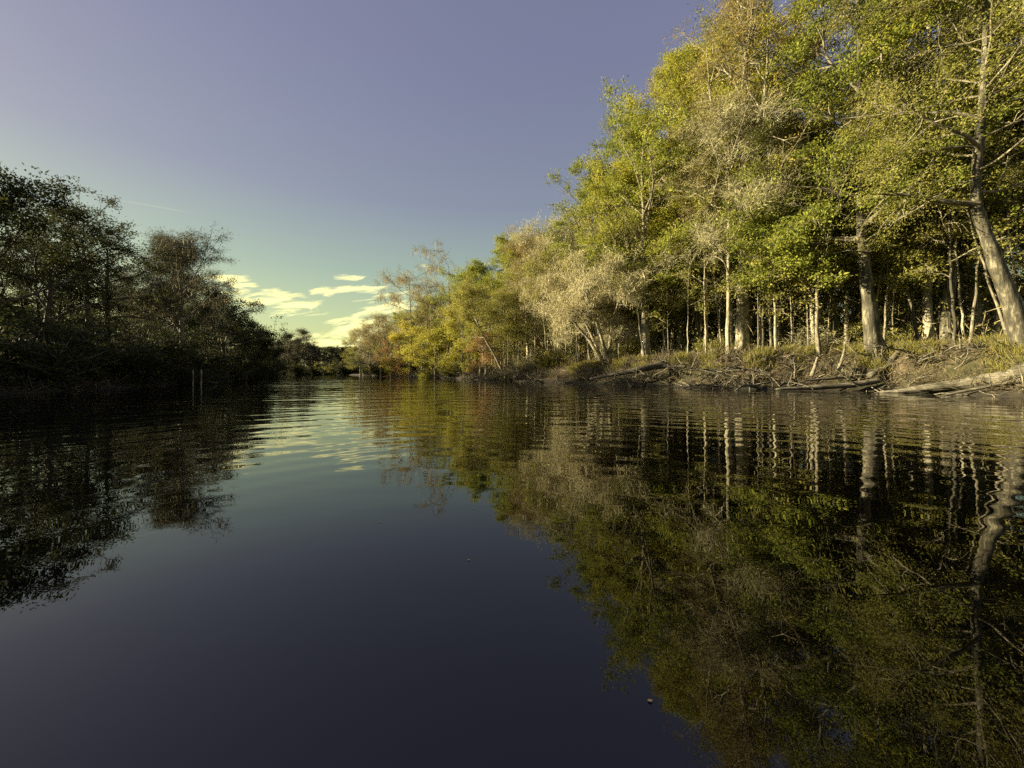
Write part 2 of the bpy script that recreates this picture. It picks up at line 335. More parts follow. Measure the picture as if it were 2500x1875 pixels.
# ------------------------------------------------------------------ trees
def rwalk(p0, d0, L, n, rg, wander=.18, lift=0.0, droop=0.0):
    P = [np.array(p0, float)]; d = np.array(d0, float); st = L/n
    for i in range(n):
        d = d + rg.normal(size=3)*wander; d[2] += lift/n - droop*(i/n)/n*2; d /= np.linalg.norm(d)
        P.append(P[-1] + d*st)
    return np.array(P)
KINDS = dict(
  #        limbs per m, spread(m at H=20), base, first elevation, twigs, foliage card lists (mat, n, L, W, jit, along, rand, droop)
  oak  = dict(bark='bark_mid', base=.33, spread=5.6, el=(20, 60), nsec=8, ntw=7, fol=[('oak', 25, 0.156, 0.079, .20, .5, 1.0, .1)], lift=.1, tw=1.1, name='oak_tree'),
  elm  = dict(bark='bark_pale', base=.34, spread=5.2, el=(15, 60), nsec=8, ntw=7, fol=[('elm', 21, 0.148, 0.072, .22, .5, 1.0, .15)], lift=.1, tw=1.1, name='elm_tree'),
  olive= dict(bark='bark_mid', base=.34, spread=5.2, el=(10, 60), nsec=8, ntw=7, fol=[('olive', 20, 0.148, 0.065, .22, .6, 1.0, .15)], lift=.1, tw=1.1, name='oak_tree'),
  maple= dict(bark='bark_mid', base=.12, spread=7.0, el=(-5, 50), nsec=8, ntw=7, fol=[('maple', 17, 0.172, 0.101, .30, .5, 1.0, .1)], lift=.1, tw=1.0, name='maple_tree'),
  rust = dict(bark='bark_pale', base=.30, spread=5.0, el=(20, 65), nsec=9, ntw=8, fol=[('rust', 10, 0.133, 0.058, .22, .5, 1.0, .2), ('twig_brown', 8, 0.33, 0.0132, 0.18, 1.04, 1.05, 0)], lift=.2, tw=1.1, name='bare_tree'),
  bare = dict(bark='bark_pale', base=.34, spread=5.2, el=(25, 70), nsec=9, ntw=8, fol=[('twig_pale', 15, 0.40, 0.0180, 0.20, 1.12, 1.05, -.1)], lift=.3, tw=1.3, name='bare_tree'),
  mossy= dict(bark='bark_pale', base=.34, spread=5.6, el=(15, 60), nsec=9, ntw=8, fol=[('twig_pale', 15, 0.40, 0.0192, 0.20, 1.04, 1.15, 0), ('moss', 3, .42, .04, .15, 0, .4, 1.1)], lift=.1, tw=1.2, name='mossy_tree'),
  cyp  = dict(bark='bark_mid', base=.42, spread=6.2, el=(-5, 25), nsec=9, ntw=8, fol=[('twig_brown', 13, 0.30, 0.0180, 0.20, 0.96, 1.15, -.1), ('rust', 4, 0.125, 0.050, .2, .5, 1, .3), ('moss', 1, .7, .07, .15, 0, .3, 1.2)], lift=.25, tw=1.1, top=1, name='cypress_tree'),
  orange=dict(bark='bark_mid', base=.25, spread=4.2, el=(-10, 30), nsec=8, ntw=7, fol=[('orange', 15, 0.187, 0.043, .2, .7, .9, .2)], lift=.1, tw=.9, cone=1, name='cypress_tree'),
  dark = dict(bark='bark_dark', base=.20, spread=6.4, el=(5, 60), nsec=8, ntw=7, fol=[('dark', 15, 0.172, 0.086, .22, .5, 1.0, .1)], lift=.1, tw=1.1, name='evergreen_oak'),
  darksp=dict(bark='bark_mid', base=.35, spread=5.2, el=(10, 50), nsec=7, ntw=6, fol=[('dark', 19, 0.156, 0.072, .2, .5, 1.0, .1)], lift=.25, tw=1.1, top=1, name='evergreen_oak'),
  greytwig=dict(bark='bark_mid', base=.22, spread=5.4, el=(20, 70), nsec=8, ntw=8, fol=[('twig_dark', 13, 0.36, 0.0144, 0.20, 1.04, 1.05, -.1), ('dark', 10, 0.133, 0.065, .25, .5, 1, .1), ('moss', 1, .4, .03, .15, 0, .4, 1.1)], lift=.3, tw=1.2, name='bare_tree'),
  pole = dict(bark='bark_pale', base=.55, spread=2.8, el=(20, 70), nsec=6, ntw=5, fol=[('olive', 17, 0.156, 0.072, .22, .5, 1.0, .1)], lift=.2, tw=.9, nl=.7, name='slender_tree'),
  polebare=dict(bark='bark_pale', base=.45, spread=2.8, el=(30, 75), nsec=6, ntw=6, fol=[('twig_pale', 17, 0.33, 0.0132, 0.18, 1.04, 1.05, 0)], lift=.3, tw=.9, nl=.7, name='slender_tree'),
)
def grow(kind, H, dia, rg, path=None, bark=None, ls=1.0, limb=1.0, bias=(0, 0), dens=1.0, spread=None, base=None, stems=1, nlimb=None, leafy_low=0, bigl=()):
    """returns meshes (trunk, branches, [foliage...]) of one tree standing at the origin"""
    k = KINDS[kind]; r0 = dia/2; base = k['base'] if base is None else base
    sp = (k['spread'] if spread is None else spread)*(H/20)**.6 if spread is None else spread
    trunk, br = Tubes(), Tubes(); AP, AT = [], []
    stems_p = []
    for s in range(stems):
        if stems == 1:
            if path is None:
                m = 20; z = np.linspace(0, H*.97, m); dx = np.cumsum(rg.normal(size=(m, 2))*H*.0028, 0); dx -= dx[0]
                pts = np.column_stack([dx, z])
            else:
                ctl = np.array(path, float); m = 22
                tt = np.linspace(0, 1, len(ctl)); tq = np.linspace(0, 1, m)
                pts = np.column_stack([np.interp(tq, tt, ctl[:, i]) for i in range(3)])
                pts[1:-1] = (pts[:-2]+2*pts[1:-1]+pts[2:])/4
                pts[2:, :2] += np.cumsum(rg.normal(size=(m-2, 2))*.016*H/20, 0)
            rr = r0*(1 - .82*np.linspace(0, 1, len(pts))**.9)
        else:
            a = 2*math.pi*s/stems + rg.uniform(-.4, .4); tilt = rg.uniform(.25, .65)
            d0 = unit(np.array([math.cos(a)*tilt + bias[0]*.25, math.sin(a)*tilt*.8 + bias[1]*.25, 1.0]))
            pts = rwalk((math.cos(a)*r0*.9, math.sin(a)*r0*.9, 0), d0, H*rg.uniform(.75, 1.0), 10, rg, .07, .25)
            rr = r0*.62*(1 - .85*np.linspace(0, 1, len(pts))**.9)
        pts = np.vstack([pts[0]-[0, 0, .35], pts]); rr = np.r_[rr[0], rr]
        # finer near the base for the root flare
        rr = rr*(1+.06*rg.normal(size=len(rr))); trunk.add(pts, rr, 14, .055, rg, flare=.6 if stems == 1 else .2)
        stems_p.append((pts, rr))
    nl = nlimb or max(8, int((9 + H*.55)*k.get('nl', 1.0)))
    for s, (pts, rr) in enumerate(stems_p):
        cum = np.r_[0, np.cumsum(np.linalg.norm(np.diff(pts, axis=0), axis=1))]; cum /= cum[-1]
        n_here = nl if stems == 1 else max(5, int(nl*1.3/stems))
        for i in range(n_here):
            u = base + (1-base)*((i+rg.uniform(.1, .9))/n_here)**(.9)*.985
            p = np.array([np.interp(u, cum, pts[:, j]) for j in range(3)]); rt = np.interp(u, cum, rr)
            az = i*2.399 + rg.uniform(-.5, .5); v = (u-base)/(1-base)
            if k.get('cone'): prof = 1.05 - .85*v
            elif k.get('top'): prof = .6 + .6*v - .55*max(0, v-.8)*3
            else: prof = .62 + 1.0*v*(1-v)*1.6 - .35*v**3
            dx, dy = math.cos(az), math.sin(az)
            prof *= 1 + .45*(dx*bias[0]+dy*bias[1]) + rg.uniform(-.22, .22)
            if stems > 1: prof *= .7
            L = max(.8, sp*prof)
            e = math.radians(k['el'][0] + (k['el'][1]-k['el'][0])*v + rg.uniform(-12, 12))
            d0 = np.array([dx*math.cos(e), dy*math.cos(e), math.sin(e)])
            if v > .85 and not k.get('top'): d0[2] += .5; d0 = unit(d0)
            lp = rwalk(p, d0, L, 8, rg, .13, k['lift'], .25)
            lr = np.linspace(min(rt*.62, .036*L+.028)*limb, .018, 9)
            br.add(lp, lr, 6, .04, rg)
            ns = max(3, int(k['nsec']*dens*(.5+.5*L/sp)))
            for j in range(ns):
                q = .22 + .76*(j+rg.uniform(0, 1))/ns; f = q*8; i0 = min(int(f), 7)
                sp0 = lp[i0] + (lp[i0+1]-lp[i0])*(f-i0); ld_ = unit(lp[i0+1]-lp[i0])
                sd = unit(ld_*.75 + rg.normal(size=3)*.62 + [0, 0, .12])
                SL = L*.42*(1.1-.55*q)*rg.uniform(.7, 1.25) + .35
                spp = rwalk(sp0, sd, SL, 4, rg, .2, .1, .1)
                br.add(spp, np.linspace(min(lr[i0]*.7, .018+.014*SL), .009, 5), 4)
                bald = rg.uniform() < k.get('bald', .22)
                for w in range(k['ntw']):
                    q2 = .38 + .62*rg.uniform(); f2 = q2*4; i2 = min(int(f2), 3)
                    tp = spp[i2] + (spp[i2+1]-spp[i2])*(f2-i2); sd2 = unit(spp[i2+1]-spp[i2])
                    td = unit((sd2*.7 + rg.normal(size=3)*.65)*[1, 1, .55])
                    TL = k['tw']*rg.uniform(.4, .9)
                    e1 = tp + td*TL*.5 + rg.normal(size=3)*.05; e2 = tp + td*TL + rg.normal(size=3)*.12
                    br.add([tp, e1, e2], [.010, .007, .004], 3)
                    if not bald: AP += [e1, e2]; AT += [td, td]
    for (p0, d0, L, r) in bigl:      # large named limbs
        lp = rwalk(p0, unit(np.array(d0, float)), L, 10, rg, .10, .1, .1); br.add(lp, np.linspace(r, .03, 11), 8, .05, rg)
        for j in range(12):
            i0 = rg.integers(3, 10); sd = unit(lp[i0]-lp[i0-1] + rg.normal(size=3)*.7)
            spp = rwalk(lp[i0], sd, rg.uniform(.8, 2.2), 4, rg, .2, .1, .1); br.add(spp, np.linspace(.03, .008, 5), 4)
            for w in range(5):
                td = unit(rg.normal(size=3)+sd); e2 = spp[rg.integers(1, 5)] + td*rg.uniform(.3, .7); AP.append(e2); AT.append(td)
    AP, AT = np.array(AP), np.array(AT)
    keep = rg.uniform(size=len(AP))*1.0 < dens*1.0 if dens < 1 else np.ones(len(AP), bool)
    # thin whole patches of the crown so that gaps open through it
    g = wob(AP[:, 0]*.55+AP[:, 1]*.3, AP[:, 2]*.55+AP[:, 1]*.2, 1.2, rg.uniform(0, 6))
    keep &= (g > -.38) | (rg.uniform(size=len(AP)) < .22)
    AP, AT = AP[keep], AT[keep]
    nm = KINDS[kind]['name']
    out = [('trunk', trunk.mesh(nm+'_trunk', M[bark or k['bark']])), ('branches', br.mesh(nm+'_branches', M[k['bark']]))]
    PN = {'moss': 'hanging_moss', 'twig_dark': 'twigs', 'twig_pale': 'twigs', 'twig_brown': 'twigs'}
    for (mt, n, L, W, jit, al, rd, dr) in k['fol']:
        n, L, W = int(n/ls**1.2), L*ls, W*ls
        V, Q, tn = cards(AP, AT, n, L, W, jit, rg, al, rd, dr)
        out.append((PN.get(mt, 'crown'), quad_mesh(nm+'_'+mt, V, Q, M[mt], tn)))
    return out
def place(kind, meshes, loc, label, cat='tree', group=None, scale=1.0, rot=0.0, name=None, lean=0.0):
    root = link(bpy.data.objects.new(name or KINDS[kind]['name'], None)); root.empty_display_size = .3
    root.location = loc; root.rotation_euler = (rng.normal()*lean, rng.normal()*lean, rot); root.scale = (scale,)*3
    props(root, label, cat, group)
    for nm, me in meshes: link(bpy.data.objects.new(nm, me), root)
    return root

RIGHTG = 'trees along the sunlit right bank'; LEFTG = 'trees along the shaded left bank'
# (kind, px of foot, distance, top in px, trunk diameter, extra, label)
HERO = [
 ('olive', 2503, 15.5, -330, .60, dict(limb=.55, path=[(0, 0, 0), (-.45, .1, 2.2), (-1.1, .2, 4.2), (-1.75, .3, 6.6), (-1.2, .5, 10), (-.9, .6, 15), (-1.2, .8, 20.5)], base=.34, dens=1.0, spread=5.0, bark='bark_patch', ls=.68, nlimb=34,
     bigl=[((-1.6, .3, 6.3), (-1, .1, .12), 4.2, .13), ((-1.3, .4, 8.6), (-1, -.2, .5), 4.5, .09), ((-1.2, .5, 10), (-.8, .3, .6), 5, .09)]), 'big leaning tree with patchy lichen bark at the right edge of the photo'),
 ('rust', 2440, 22, -260, .55, dict(base=.45, dens=.7), 'pale trunk just behind the big leaning tree at the right edge'),
 ('elm', 2376, 22.3, -220, .62, dict(base=.42, dens=.75, spread=4.8), 'stout pale trunk swelling at its foot, next left of the big leaning tree'),
 ('olive', 2336, 23, -250, .66, dict(base=.45, dens=.8, spread=4.8), 'straight mottled trunk between the dark half-lit trunk and the swollen pale one'),
 ('oak', 2313, 20.5, -300, .62, dict(bark='bark_patch', base=.42, dens=.85, spread=4.6), 'trunk lit on its left edge and dark on its right, on the bank top'),
 ('elm', 2262, 20.9, -280, .42, dict(base=.45, dens=.9, spread=4.8), 'upright knobbly pale trunk right of the slanted log on the bank'),
 ('oak', 2136, 20.3, -120, .85, dict(path=[(0, 0, 0), (-.25, .05, 2), (-.5, .1, 4), (-.7, .2, 8), (-.6, .3, 14), (-.8, .3, 20)], bark='bark_patch', base=.27, dens=1.0, spread=5.4, bias=(-.7, -.35)), 'thick leaning tree with dense low green crown rooted in the cut bank'),
 ('oak', 2000, 21.8, 430, .22, dict(base=.48, dens=.95, spread=4.6, bias=(-.3, -.3)), 'leafy low tree with bright green boughs left of the thick leaning tree'),
 ('oak', 1880, 25, 470, .18, dict(base=.42, dens=1.4, spread=4.4, bias=(0, -.2)), 'low dense green crown above the three thin pale trunks'),
 ('elm', 2225, 23.6, 420, .2, dict(base=.6, dens=.8, spread=3.6, bias=(0, -.3)), 'slim tree with yellow-green boughs between the thick leaning tree and the knobbly trunk'),
 ('elm', 1984, 24, -80, .27, dict(base=.42, dens=.85, spread=4.2, bias=(-.1, -.4)), 'single slim yellowish trunk behind the grassy bank, right of the three thin ones'),
 ('pole', 1928, 28, 250, .16, {}, 'rightmost of the three thin pale trunks close together on the grassy bank'),
 ('pole', 1910, 27, 150, .17, {}, 'middle of the three thin pale trunks close together on the grassy bank'),
 ('pole', 1893, 27.5, 260, .14, {}, 'leftmost of the three thin pale trunks close together on the grassy bank'),
 ('elm', 1857, 26.5, 20, .26, dict(base=.38, spread=5.0, dens=.9), 'slim straight pale trunk just right of the massive old trunk'),
 ('olive', 1832, 27.6, -60, .8, dict(bark='bark_patch', base=.4, spread=6.2, dens=.85), 'dark shaded trunk pressed against the right side of the massive pale one'),
 ('rust', 1808, 26, -20, .86, dict(base=.30, dens=1.1, spread=6.0, bias=(-.2, -.3)), 'massive old tree with broad pale trunk and brown thinning crown'),
 ('elm', 1788, 27.5, 90, .42, dict(base=.40, spread=4.6), 'bright cream trunk touching the left side of the massive old tree'),
 ('olive', 1765, 30, 60, .36, dict(base=.45, spread=4.6), 'grey trunk set back left of the massive old tree'),
 ('elm', 1711, 30.5, 80, .28, dict(base=.34, spread=5.4, dens=1.1), 'right one of the close pair of leaning pale trunks behind the palmetto'),
 ('pole', 1697, 31, 160, .36, {}, 'left one of the close pair of leaning pale trunks behind the palmetto'),
 ('elm', 1655, 32, 110, .40, dict(base=.36, spread=5.6), 'pale trunk with thin yellow-green crown left of the palmetto'),
 ('elm', 1628, 33, 150, .34, dict(base=.3, spread=5.6, dens=1.1), 'upright tree with yellow-green crown second left of the palmetto'),
 ('rust', 1640, 35, 60, .4, dict(base=.35, spread=4.6), 'rusty topped tree rising above the green crowns against the sky'),
 ('oak', 1577, 29, 300, .62, dict(base=.28, dens=1.15, spread=6.0, bias=(-.4, -.2)), 'sturdy tree with two-tone trunk at the end of the dark fallen log'),
 ('elm', 1532, 33, 400, .26, dict(base=.32, spread=5.2, dens=1.1), 'slim tree left of the sturdy two-tone trunk with bright yellow-green leaves'),
 ('oak', 1545, 37, 285, .5, dict(base=.3, spread=6.4, dens=1.1), 'tall rounded green crown stepping down the skyline below the rusty top'),
 ('oak', 1458, 37, 385, .45, dict(base=.25, dens=1.2, spread=6.0, bias=(-.3, 0)), 'green crown jutting left over the pale mossy thicket, lowest step of the tall trees'),
 ('mossy', 1484, 31.5, 600, .62, dict(stems=6, spread=4.2, base=.2, dens=1.1, bias=(-.5, -.1)), 'many-stemmed pale tree fanning out from one foot above the dark log'),
 ('mossy', 1412, 39, 530, .35, dict(base=.22, spread=6.2, dens=1.2), 'large pale twiggy tree behind the many-stemmed one'),
 ('mossy', 1362, 41, 570, .35, dict(base=.2, spread=5.8, dens=1.3, bias=(-.2, -.2)), 'pale tree thickly hung with moss, its beard nearly reaching the bank'),
 ('mossy', 1318, 46, 585, .35, dict(base=.22, spread=5.4, dens=1.2), 'smaller pale mossy tree behind the one with the long moss beard'),
 ('rust', 1289, 43, 588, .42, dict(base=.45, spread=4.6, dens=1.2), 'tall straight white trunk with brownish crown right of the leaning dark tree'),
 ('oak', 1268, 47, 588, .4, dict(base=.5, spread=5.4, dens=1.1), 'tallest dark green crown at the left end of the high skyline'),
 ('pole', 1232, 46, 720, .16, {}, 'thinner pole of the close pair between the leaning dark tree and the white trunk'),
 ('olive', 1222, 47, 700, .2, dict(base=.4, spread=3.5), 'thicker pole of the close pair between the leaning dark tree and the white trunk'),
 ('olive', 1227, 41.5, 735, .30, dict(path=[(0, 0, 0), (-1.0, 0, 2.0), (-2.2, .1, 4.0), (-2.9, .1, 5.6), (-3.2, .2, 7.2), (-3.3, .3, 8.2)], base=.42, spread=3.4, bias=(0, -.2),
     bigl=[((-2.7, .1, 4.9), (1, 0, .45), 4.5, .09)]), 'dark trunk leaning left from the bank with fine olive crown'),
 ('orange', 1180, 47, 812, .34, dict(spread=1.9), 'small rust orange cypress above flared knees'),
 ('oak', 1165, 54, 640, .4, dict(base=.4, spread=5.4, dens=1.2), 'mid green rounded crown left of the tallest dark green one'),
 ('cyp', 1095, 60, 632, .4, dict(base=.5, spread=6.0, dens=.8), 'sparse tree with long bare limbs reaching left above the maples'),
 ('maple', 1130, 52, 745, .3, dict(spread=3.2), 'yellow-green tree beside the leaning dark trunk, highest of the bright ones'),
 ('maple', 1062, 55, 812, .26, dict(spread=3.4, base=.1), 'rounded light green tree over the waterside root tangle'),
 ('maple', 1003, 59, 790, .3, dict(spread=4.0, base=.08), 'brightest yellow tree hanging to the water beside the orange cypress'),
 ('olive', 1045, 64, 730, .3, dict(base=.25, spread=4.4), 'dull brown-green tree filling in behind the bright yellow one'),
 ('cyp', 1001, 66, 650, .45, dict(base=.45, spread=6.4), 'flat-topped bare cypress standing out against the clouds'),
 ('orange', 955, 66, 800, .34, dict(spread=2.8, base=.06), 'orange cypress touching the water left of the yellow tree'),
 ('rust', 930, 72, 775, .35, dict(base=.25, spread=4.6), 'brownish tree behind the left side of the orange cypress'),
 ('mossy', 905, 76, 800, .35, dict(base=.15, spread=4.6, dens=1.1), 'mossy tree at the far point of the right bank'),
 ('olive', 880, 82, 815, .35, dict(base=.1, spread=4.6, dens=1.1), 'last dark green tree of the right bank where the river turns'),
 ('greytwig', 702, 104, 815, .35, dict(spread=3.0, base=.3), 'first of two spiky tree tops on the far bank beside the left tip'),
 ('greytwig', 742, 103, 805, .35, dict(spread=3.2, base=.3), 'tallest spiky tree on the far bank, in the gap of the river'),
 # left bank
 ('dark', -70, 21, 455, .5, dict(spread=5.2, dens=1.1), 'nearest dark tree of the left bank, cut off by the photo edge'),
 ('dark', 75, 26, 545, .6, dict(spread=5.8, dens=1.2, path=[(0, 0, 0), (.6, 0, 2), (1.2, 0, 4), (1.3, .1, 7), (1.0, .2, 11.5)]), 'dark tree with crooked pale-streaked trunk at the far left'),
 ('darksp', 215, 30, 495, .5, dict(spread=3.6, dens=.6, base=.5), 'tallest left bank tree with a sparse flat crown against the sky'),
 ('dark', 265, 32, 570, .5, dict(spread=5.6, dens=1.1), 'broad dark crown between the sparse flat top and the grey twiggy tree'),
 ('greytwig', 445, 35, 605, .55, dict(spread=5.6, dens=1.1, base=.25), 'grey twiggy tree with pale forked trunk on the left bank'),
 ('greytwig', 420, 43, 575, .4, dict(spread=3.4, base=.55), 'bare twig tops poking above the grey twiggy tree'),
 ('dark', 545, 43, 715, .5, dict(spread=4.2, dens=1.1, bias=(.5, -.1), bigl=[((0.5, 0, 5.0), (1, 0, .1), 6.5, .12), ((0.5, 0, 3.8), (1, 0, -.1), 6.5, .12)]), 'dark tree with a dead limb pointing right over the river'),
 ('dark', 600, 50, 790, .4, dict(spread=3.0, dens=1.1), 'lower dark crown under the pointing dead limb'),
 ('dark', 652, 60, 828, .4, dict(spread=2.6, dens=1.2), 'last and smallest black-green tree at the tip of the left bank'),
]
WEST = [(i, h) for i, h in enumerate(HERO)]
for i, (kind, px, D, ytop, dia, kw, label) in enumerate(HERO):
    x = X_at(px, D); z0 = gz(x, D); H = min((Z_at(ytop, D) - z0)*.92, 29.0)
    kw = dict(kw)
    if 'path' in kw:
        pz = kw['path'][-1][2]; s_ = H*.97/pz if kind != 'olive' or D > 20 else 1.0
        if px < 200: kw['path'] = [(a, b_, c*s_) for a, b_, c in kw['path']]
        elif kind == 'oak': kw['path'] = [(a, b_, c*s_ if c > 5 else c) for a, b_, c in kw['path']]
        elif D > 20: H = pz*1.04
    root = place(kind, grow(kind, H, dia, np.random.default_rng(100+i), **kw), (x, D, z0-.05), label, group=RIGHTG if x > -34 and px > 700 else LEFTG)

# --- prototypes, copied through the woods
def proto(kind, H, dia, seed, **kw): return grow(kind, H, dia, np.random.default_rng(seed), **kw)
PROTO = {
 'elm': [proto('elm', 19, .35, 1, dens=.95), proto('elm', 17, .3, 2)], 'oak': [proto('oak', 19, .4, 3), proto('oak', 16, .35, 4)],
 'olive': [proto('olive', 18, .32, 5), proto('olive', 15, .28, 6)], 'bare': [proto('bare', 17, .3, 7), proto('rust', 17, .3, 8)],
 'pole': [proto('pole', 15, .2, 9), proto('polebare', 14, .18, 10), proto('pole', 17, .26, 11)],
 'dark': [proto('dark', 14, .35, 12), proto('dark', 12, .3, 13)], 'grey': [proto('greytwig', 13, .3, 14)],
}
PROTO['mossy'] = [proto('mossy', 15, .3, 41), proto('mossy', 13, .28, 42)]
PROTO['sap'] = [proto('pole', 12, .11, 31, dens=.8, bark='bark_mid'), proto('pole', 10, .10, 32, dens=.6, base=.4), proto('pole', 11, .15, 33, dens=.8, base=.35, bark='bark_patch'), proto('pole', 9, .08, 34, dens=.8, base=.3, bark='bark_mid')]
PH = {'mossy': [15, 13], 'sap': [12, 10, 11, 9], 'elm': [19, 17], 'oak': [19, 16], 'olive': [18, 15], 'bare': [17, 17], 'pole': [15, 14, 17], 'dark': [14, 12], 'grey': [13]}
SKX = [-400, 0, 50, 120, 250, 335, 350, 380, 430, 480, 540, 560, 610, 650, 680, 720, 760, 790, 850, 870, 910, 935, 970, 1050, 1065, 1140, 1190, 1230, 1280, 1340, 1370, 1400, 1525, 1600, 1620, 1700, 3200]
SKY_ = [450, 520, 560, 560, 530, 620, 640, 590, 590, 620, 650, 700, 780, 830, 830, 815, 815, 838, 838, 825, 800, 760, 750, 740, 700, 680, 650, 610, 580, 590, 500, 400, 300, 240, 100, -100, -900]
placed = [np.array([X_at(h[1], h[2]), h[2]]) for h in HERO]
def scatter(n, xr, yr, drange, mind, kinds, weights, rg, labelf, group, hmax=1.15, vis=True, hmul=1.0):
    c = 0; tries = 0
    while c < n and tries < n*60:
        tries += 1
        p = np.array([rg.uniform(*xr), rg.uniform(*yr)]); sd = river_sd([p])[0]
        if not (drange[0] < sd < drange[1]): continue
        px = CX + F*p[0]/max(p[1], .1)
        if vis and (px < -350 or px > 2950): continue
        if min(np.linalg.norm(p-q) for q in placed) < mind: continue
        kd = rg.choice(kinds, p=np.array(weights)/sum(weights))
        if 1140 < px < 1480 and p[1] < 62 and kd in ('olive', 'oak', 'elm', 'bare') and rg.uniform() < .38: kd = 'mossy'
        vi = rg.integers(len(PROTO[kd]))
        H = PH[kd][vi]; z0 = gz(*p)
        wpx = 3.0*F/p[1]; cap = (Z_at(max(np.interp(px+q_*wpx, SKX, SKY_) for q_ in (-1, -.5, 0, .5, 1))+10, p[1]) - z0)*.93
        s = min(rg.uniform(.85, hmax)*hmul, cap/H)
        if s < .32: continue
        kk = {'bare': ['bare', 'rust'], 'pole': ['pole', 'polebare', 'pole'], 'grey': ['greytwig'], 'sap': ['pole']*4}.get(kd, [kd, kd])[vi]
        place(kk, PROTO[kd][vi], (p[0], p[1], z0-.05), labelf(px, p[1], kk, sd), group=group, scale=s, rot=rg.uniform(0, 6.28), lean=.055)
        placed.append(p); c += 1
    return c
LOOK = {'elm': 'yellow-green tree', 'oak': 'green leafy tree', 'olive': 'olive-brown tree', 'bare': 'pale leafless tree', 'mossy': 'pale mossy tree', 'rust': 'rusty thin-leaved tree',
        'pole': 'slender high-crowned trunk', 'polebare': 'slender pale leafless trunk', 'dark': 'dark evergreen', 'greytwig': 'grey twiggy tree'}
MARKS = sorted([(h[1], h[6]) for h in HERO])
SPOT = [(-999, 'far left photo edge'), (150, 'sparse flat-topped tree'), (350, 'grey twiggy tree'), (520, 'tree with pointing limb'), (640, 'tip of the left bank'),
        (860, 'far point of the right bank'), (940, 'orange cypress by the water'), (990, 'flat-topped cypress'), (1060, 'light green maple'), (1140, 'small rusty cypress'), (1215, 'leaning dark trunk'),
        (1280, 'tall straight white trunk'), (1350, 'moss-bearded tree'), (1440, 'many-stemmed pale tree'), (1540, 'sturdy two-tone trunk'), (1620, 'twiggy pale trunk'), (1680, 'palmetto'),
        (1760, 'massive old tree'), (1850, 'three thin pale trunks'), (1950, 'single slim yellowish trunk'), (2070, 'thick leaning low-crowned tree'), (2200, 'knobbly pale trunk'), (2290, 'half-lit bank-top trunk'),
        (2355, 'swollen pale trunk'), (2440, 'big leaning tree')]
FARD = {}
def lab(px, D, kk, sd):
    nm = [s for p_, s in SPOT if p_ <= px][-1]
    depth = 'just behind' if sd < 8 else ('farther behind' if sd < 16 else ('deep behind' if sd < 27 else 'far back behind'))
    return f"{LOOK[kk]} {depth} the {nm}"
rs = np.random.default_rng(55)
# sunlit wood of the right bank
WOODG = 'trees in the woods behind the right bank'
scatter(90, (2, 70), (12, 62), (3.0, 26), 1.5, ['pole', 'elm', 'olive', 'bare', 'oak'], [7, 1, 1, .9, .3], rs, lab, WOODG)
scatter(46, (0, 95), (14, 85), (16, 48), 2.8, ['olive', 'oak', 'elm', 'bare'], [3, 3, 3, .6], rs, lab, WOODG)
scatter(50, (-45, 40), (42, 115), (2.5, 26), 2.2, ['olive', 'bare', 'pole', 'oak', 'elm'], [2.5, 3, 4, 2, 1.5], rs, lab, WOODG)
scatter(85, (-4, 36), (18, 60), (3.2, 16), .9, ['sap'], [1], rs, lab, WOODG)
scatter(34, (6, 30), (17, 40), (3.2, 9), .9, ['sap'], [1], rs, lab, WOODG)
# left bank
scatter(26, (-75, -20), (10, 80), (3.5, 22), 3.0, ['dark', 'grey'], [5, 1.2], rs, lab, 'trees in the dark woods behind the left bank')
scatter(12, (-60, -20), (-25, 8), (1.5, 16), 3.5, ['dark'], [1], rs, lambda a, b_, c, d_: 'dark evergreen beyond the left edge of the photo', 'trees beyond the left edge of the photo', vis=False)
# far bank beyond the bend
scatter(64, (-86, -36), (97, 128), (1.0, 20), 1.5, ['grey', 'dark', 'olive'], [2, 3, 1], rs, lambda px, D, kk, sd: f"{LOOK[kk]} on the far bank, {'at the water' if sd < 6 else 'farther back'}, {'by the left tip' if px < 700 else ('in the gap' if px < 790 else 'by the right bank')}", 'far trees beyond the river bend')

# --- shrubs
def shrub(mat, H, W, rg, n=26, twig='twig_brown', leaf=(.16, .09), per=16, droop=0.0):
    st = Tubes(); AP, AT = [], []
    for i in range(n):
        a = rg.uniform(0, 6.28); d0 = unit(np.array([math.cos(a)*W/H*.9, math.sin(a)*W/H*.9, 1.0]))
        p = rwalk((math.cos(a)*.15, math.sin(a)*.15, -.1), d0, H*rg.uniform(.6, 1.1), 6, rg, .16, 0, droop); st.add(p, np.linspace(.028, .008, 7), 4)
        for j in range(7):
            q = p[rg.integers(1, 7)]; td = unit(rg.normal(size=3) + d0*.6); e = q + td*rg.uniform(.2, .75)*H/2.5; st.add([q, (q+e)/2, e], [.009, .006, .003], 3)
            AP += [(q+e)/2, e]; AT += [td, td]
    AP, AT = np.array(AP), np.array(AT)
    out = [('stems', st.mesh('shrub_stems', M['bark_mid']))]
    if mat:
        V, Q, tn = cards(AP, AT, per, leaf[0], leaf[1], .15*H/2.5, rg, .5, 1, .1); out.append(('foliage', quad_mesh('shrub_foliage', V, Q, M[mat], tn)))
    V, Q, tn = cards(AP, AT, 4, .4, .018, .1, rg, 1.2, .8, 0); out.append(('twigs', quad_mesh('shrub_twigs', V, Q, M[twig], tn)))
    return out
